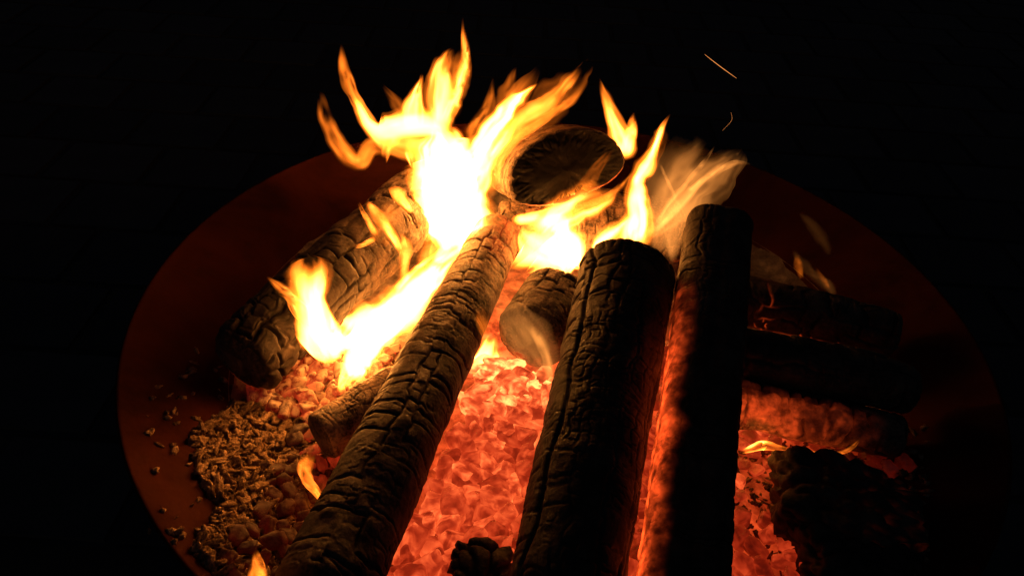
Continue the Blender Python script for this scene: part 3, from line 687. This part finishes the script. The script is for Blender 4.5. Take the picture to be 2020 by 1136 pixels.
for a in [([(905, 420, 16), (922, 350, 22), (945, 300, 18), (975, 252, 14), (1008, 208, 11), (1035, 185, 6), (1060, 165, 2)], .14, .175, 9),
          ([(930, 440, 14), (938, 390, 18), (955, 330, 15), (985, 275, 12), (1015, 225, 8), (1030, 190, 3)], .135, .165, 5),
          ([(950, 400, 12), (985, 300, 16), (1030, 240, 18), (1080, 208, 15), (1120, 165, 10), (1150, 130, 7), (1176, 98, 2)], .16, .19, 2.4),
          ([(955, 330, 14), (980, 275, 20), (1000, 225, 22), (1025, 185, 16), (1066, 130, 3)], .17, .18, .9),
          ([(965, 320, 10), (992, 262, 15), (1000, 205, 15), (1006, 165, 10), (1020, 130, 2)], .175, .18, .4),
          ([(1040, 240, 10), (1075, 195, 16), (1110, 165, 14), (1140, 140, 4)], .18, .19, .55),
          ([(980, 310, 16), (1030, 260, 20), (1085, 215, 22), (1130, 165, 16), (1165, 125, 5)], .175, .19, .8),
          ([(985, 300, 8), (1040, 258, 8), (1090, 225, 8), (1130, 195, 7), (1165, 150, 3)], .17, .18, 1.1),
          ([(940, 290, 6), (955, 255, 8), (968, 215, 6), (972, 160, 2)], .16, .165, .5)]:
    tongue(f2, *a)
f3 = flame('bright flame sheet licking along the left flank of the long log', 700, 690, -.05)
for a in [([(625, 690, 16), (680, 672, 30), (735, 645, 34), (785, 612, 30), (825, 570, 20), (860, 530, 16), (900, 490, 16), (940, 445, 8)], -.055, .09, 9),
          ([(660, 690, 10), (715, 660, 18), (770, 625, 20), (815, 580, 16), (850, 535, 12), (890, 492, 8)], -.045, .08, 8),
          ([(700, 750, 8), (708, 712, 22), (728, 678, 24), (770, 650, 16), (810, 620, 5)], -.085, -.03, 9),
          ([(668, 772, 4), (688, 738, 11), (705, 705, 14), (720, 680, 8)], -.105, -.07, 6),
          ([(760, 650, 8), (800, 615, 14), (832, 575, 14), (868, 530, 12), (905, 490, 10), (930, 450, 3)], -.02, .08, 5),
          ([(795, 560, 8), (796, 530, 9), (800, 495, 8), (797, 470, 6), (785, 452, 3)], .05, .07, 2.2),
          ([(815, 560, 8), (835, 522, 10), (842, 480, 10), (838, 440, 4)], .06, .09, 1.6),
          ([(930, 500, 8), (945, 465, 9), (952, 435, 7), (955, 405, 3)], .08, .10, 4),
          ([(715, 632, 4), (765, 592, 6), (796, 555, 6), (838, 517, 5), (880, 482, 3)], .0, .07, 4),
          ([(850, 520, 8), (880, 490, 20), (905, 460, 22), (925, 420, 10)], .08, .11, 6)]:
    tongue(f3, *a)
yl = float(bed_at(550, 738)[1]) - .012
f4 = flame('two horned flame rising from the coals in front of the rugged back log', 638, 695, -.08)
for a in [([(640, 712, 14), (632, 680, 28), (620, 640, 26), (612, 600, 20), (608, 560, 22), (610, 528, 20), (612, 505, 8)], -.085, -.10, 6.5),
          ([(640, 705, 14), (622, 665, 18), (602, 625, 15), (578, 590, 13), (555, 568, 9), (525, 545, 2)], -.085, -.10, 2.6),
          ([(655, 705, 14), (650, 670, 26), (645, 640, 22), (640, 610, 10)], -.08, -.09, 8),
          ([(610, 690, 8), (600, 655, 10), (592, 620, 8), (588, 580, 4)], -.085, -.10, 1.5),
          ([(510, 757, 2), (535, 745, 4), (560, 731, 5), (585, 717, 2)], yl, yl, 1.6),
          ([(600, 600, 12), (595, 560, 16), (588, 530, 14), (580, 505, 5)], -.10, -.105, .8)]:
    tongue(f4, *a)
f5 = flame('small forked flame flickering on the side of the rugged back log', 765, 480, .03)
for a in [([(792, 500, 4), (778, 470, 8), (760, 445, 8), (742, 425, 9), (728, 408, 6), (720, 398, 2)], .02, .05, 3),
          ([(742, 465, 5), (728, 440, 6), (716, 418, 5), (706, 395, 2)], .03, .045, 2),
          ([(740, 470, 4), (722, 480, 6), (704, 486, 5), (692, 484, 2)], .02, .03, 2.2),
          ([(812, 420, 5), (796, 398, 8), (782, 380, 7), (768, 370, 3)], .06, .07, 2.6),
          ([(740, 480, 20), (760, 450, 26), (780, 420, 24), (800, 395, 10)], .04, .06, .3)]:
    tongue(f5, *a)
f6 = flame('white hot flame spreading under the half round log onto the cross log', 1085, 500, .06)
for a in [([(1110, 545, 10), (1102, 508, 32), (1082, 478, 42), (1060, 456, 36), (1035, 436, 14)], .075, .10, 11),
          ([(1150, 530, 6), (1128, 510, 16), (1090, 505, 18), (1050, 490, 14)], .07, .08, 7),
          ([(1085, 500, 10), (1105, 475, 18), (1120, 455, 12), (1128, 440, 3)], .08, .09, 7),
          ([(1060, 470, 10), (1095, 434, 24), (1130, 410, 24), (1165, 394, 20), (1195, 384, 13), (1222, 366, 3)], .100, .112, 5),
          ([(1120, 425, 6), (1160, 405, 9), (1195, 392, 8), (1225, 368, 5), (1252, 335, 1)], .108, .114, 1.4),
          ([(1010, 436, 4), (1050, 430, 8), (1095, 418, 8), (1130, 405, 4)], .108, .11, 3),
          ([(1130, 400, 8), (1160, 360, 14), (1185, 325, 10), (1210, 290, 4)], .10, .11, .22)]:
    tongue(f6, *a)
f7 = flame('pointed yellow flame leaping behind the right shoulder of the half round log', 1236, 295, .19)
for a in [([(1240, 315, 8), (1232, 285, 13), (1220, 255, 13), (1206, 220, 10), (1194, 190, 7), (1182, 155, 2)], .18, .20, 3.2),
          ([(1236, 310, 8), (1240, 280, 9), (1246, 252, 6), (1250, 222, 2)], .18, .19, 3)]:
    tongue(f7, *a)
f8 = flame('narrow bright flame standing between the half round log and the slim log', 1252, 485, .08)
for a in [([(1252, 500, 12), (1254, 465, 22), (1262, 425, 17), (1254, 385, 13), (1258, 352, 13), (1278, 322, 11), (1292, 292, 8), (1305, 255, 5), (1322, 225, 1)], .08, .10, 6),
          ([(1165, 500, 5), (1190, 475, 10), (1215, 455, 11), (1240, 432, 8), (1258, 410, 3)], .08, .085, 5),
          ([(1258, 360, 10), (1282, 318, 14), (1300, 275, 12), (1312, 240, 4)], .1, .11, .7)]:
    tongue(f8, *a)
f9 = flame('pale smoky flame wisps drifting behind the top of the slim log', 1320, 470, .09)
for a in [([(1285, 462, 3), (1325, 424, 5), (1366, 376, 5), (1410, 336, 5), (1445, 314, 4), (1466, 285, 1)], .09, .10, .8, VEIL),
          ([(1290, 450, 3), (1320, 400, 4), (1345, 372, 4), (1385, 325, 4), (1412, 285, 1)], .10, .105, .55, VEIL),
          ([(1275, 470, 6), (1330, 420, 22), (1380, 365, 26), (1425, 325, 24), (1465, 290, 8)], .09, .115, .42, VEIL),
          ([(1280, 470, 6), (1310, 410, 20), (1340, 355, 24), (1370, 310, 22), (1400, 270, 8)], .10, .12, .34, VEIL),
          ([(1275, 440, 6), (1290, 390, 16), (1315, 335, 22), (1345, 290, 26), (1375, 240, 8)], .105, .12, .2, VEIL),
          ([(1330, 440, 8), (1380, 400, 22), (1420, 365, 24), (1450, 330, 14), (1470, 300, 4)], .085, .10, .16, VEIL),
          ([(1325, 520, 6), (1325, 470, 20), (1345, 430, 28), (1375, 395, 24), (1400, 360, 10)], .08, .09, .36, VEIL),
          ([(1295, 500, 6), (1305, 465, 18), (1325, 430, 20), (1345, 390, 8)], .085, .095, .3, VEIL),
          ([(1390, 365, 5), (1420, 338, 6), (1450, 322, 5), (1485, 324, 1)], .10, .10, .35, VEIL),
          ([(1300, 320, 2), (1318, 360, 3), (1335, 395, 3), (1350, 420, 1)], .095, .09, .25, VEIL),
          ([(1120, 520, 12), (1170, 500, 18), (1230, 470, 16), (1280, 420, 8)], .07, .09, .25, VEIL)]:
    tongue(f9, *a)
f10 = flame('small bright flame in the notch where the log stub meets the long log', 962, 720, -.06)
for a in [([(955, 745, 12), (960, 712, 22), (966, 685, 15), (972, 655, 4)], -.055, -.05, 7),
          ([(962, 690, 8), (956, 660, 8), (950, 630, 7), (945, 600, 2)], -.05, -.045, .8),
          ([(1080, 800, 4), (1082, 780, 7), (1084, 760, 5), (1086, 740, 2)], -.075, -.07, 3)]:
    tongue(f10, *a)
f11 = flame('thin amber veil of burning gas in front of the log stub', 1080, 745, -.08, 'flame')
for a in [([(1088, 770, 6), (1076, 715, 22), (1045, 665, 38), (1005, 620, 30), (965, 585, 18), (935, 565, 5)], -.085, -.06, .22, VEIL),
          ([(1086, 760, 4), (1080, 715, 8), (1068, 675, 9), (1045, 640, 8), (1015, 615, 4)], -.085, -.07, .45, VEIL),
          ([(1040, 690, 14), (1025, 665, 26), (1010, 640, 24), (1000, 615, 10)], -.085, -.075, .13, VEIL)]:
    tongue(f11, *a)
f12 = flame('slim flame tongue curling up from the dark coals beside the long log', 636, 990, -.19)
for a in [([(638, 996, 2), (625, 972, 8), (607, 948, 10), (600, 925, 9), (612, 902, 7), (624, 876, 2)], -.212, -.215, 1.6),
          ([(636, 995, 2), (628, 976, 4), (616, 958, 3)], -.212, -.214, 2.2)]:
    tongue(f12, *a)
yq = float(bed_at(509, 1150)[1]) - .016
f13 = flame('low flame at the near end of the heap of dark coals', 509, 1145, yq)
for a in [([(508, 1175, 8), (508, 1145, 15), (510, 1118, 11), (507, 1085, 3)], yq, yq - .004, 1.9),
          ([(512, 1170, 5), (514, 1145, 8), (516, 1125, 4)], yq - .002, yq - .006, 1.6)]:
    tongue(f13, *a)
f14 = flame('faint reddish flame wisps above the dark back log with red cracks', 1600, 545, .07)
for a in [([(1650, 585, 3), (1630, 562, 10), (1600, 538, 9), (1578, 512, 6), (1562, 488, 1)], .075, .08, .05, VEIL),
          ([(1640, 510, 2), (1630, 486, 7), (1612, 458, 8), (1590, 432, 5), (1572, 418, 1)], .09, .10, .014, VEIL),
          ([(1580, 550, 4), (1576, 528, 6), (1572, 510, 4), (1566, 490, 1)], .07, .075, .2),
          ([(1634, 570, 3), (1628, 556, 5), (1618, 542, 4), (1608, 528, 2)], .065, .07, .15)]:
    tongue(f14, *a)
ya, yb = float(bed_at(1505, 885)[1]) - .020, float(bed_at(1640, 900)[1]) - .020
f15 = flame('thin curved lick of flame on the crumbling ember lit log', 1600, 895, yb)
for a in [([(1590, 892, 3), (1625, 896, 4), (1660, 892, 4), (1682, 881, 4), (1700, 862, 1)], yb, yb, 1.5),
          ([(1465, 892, 5), (1490, 882, 9), (1510, 878, 10), (1535, 884, 7), (1580, 892, 2)], ya, yb, 3.0)]:
    tongue(f15, *a)

# ------------------------------------------------------------------ sparks in the air
def spark(label, pts, y, r):
    C = crspline([(a, b, 0) for a, b in pts], 16); P = np.array([atY(c[0], c[1], y)[0] for c in C])
    rad = r * np.sin(np.linspace(.12, math.pi - .12, 16)) ** .5
    V, F = tube(P - P[0], rad, 6); o = obj('spark', mesh_from('spark', V, F), SPARK); o.location = tuple(P[0]); tag(o, label, 'spark')
spark('long straight orange spark flying above the slim log', [(1390, 108), (1421, 132), (1453, 155)], .16, .00036)
spark('faint bent spark above the pale smoky flame wisps', [(1442, 222), (1443, 238), (1425, 258)], .16, .00010)
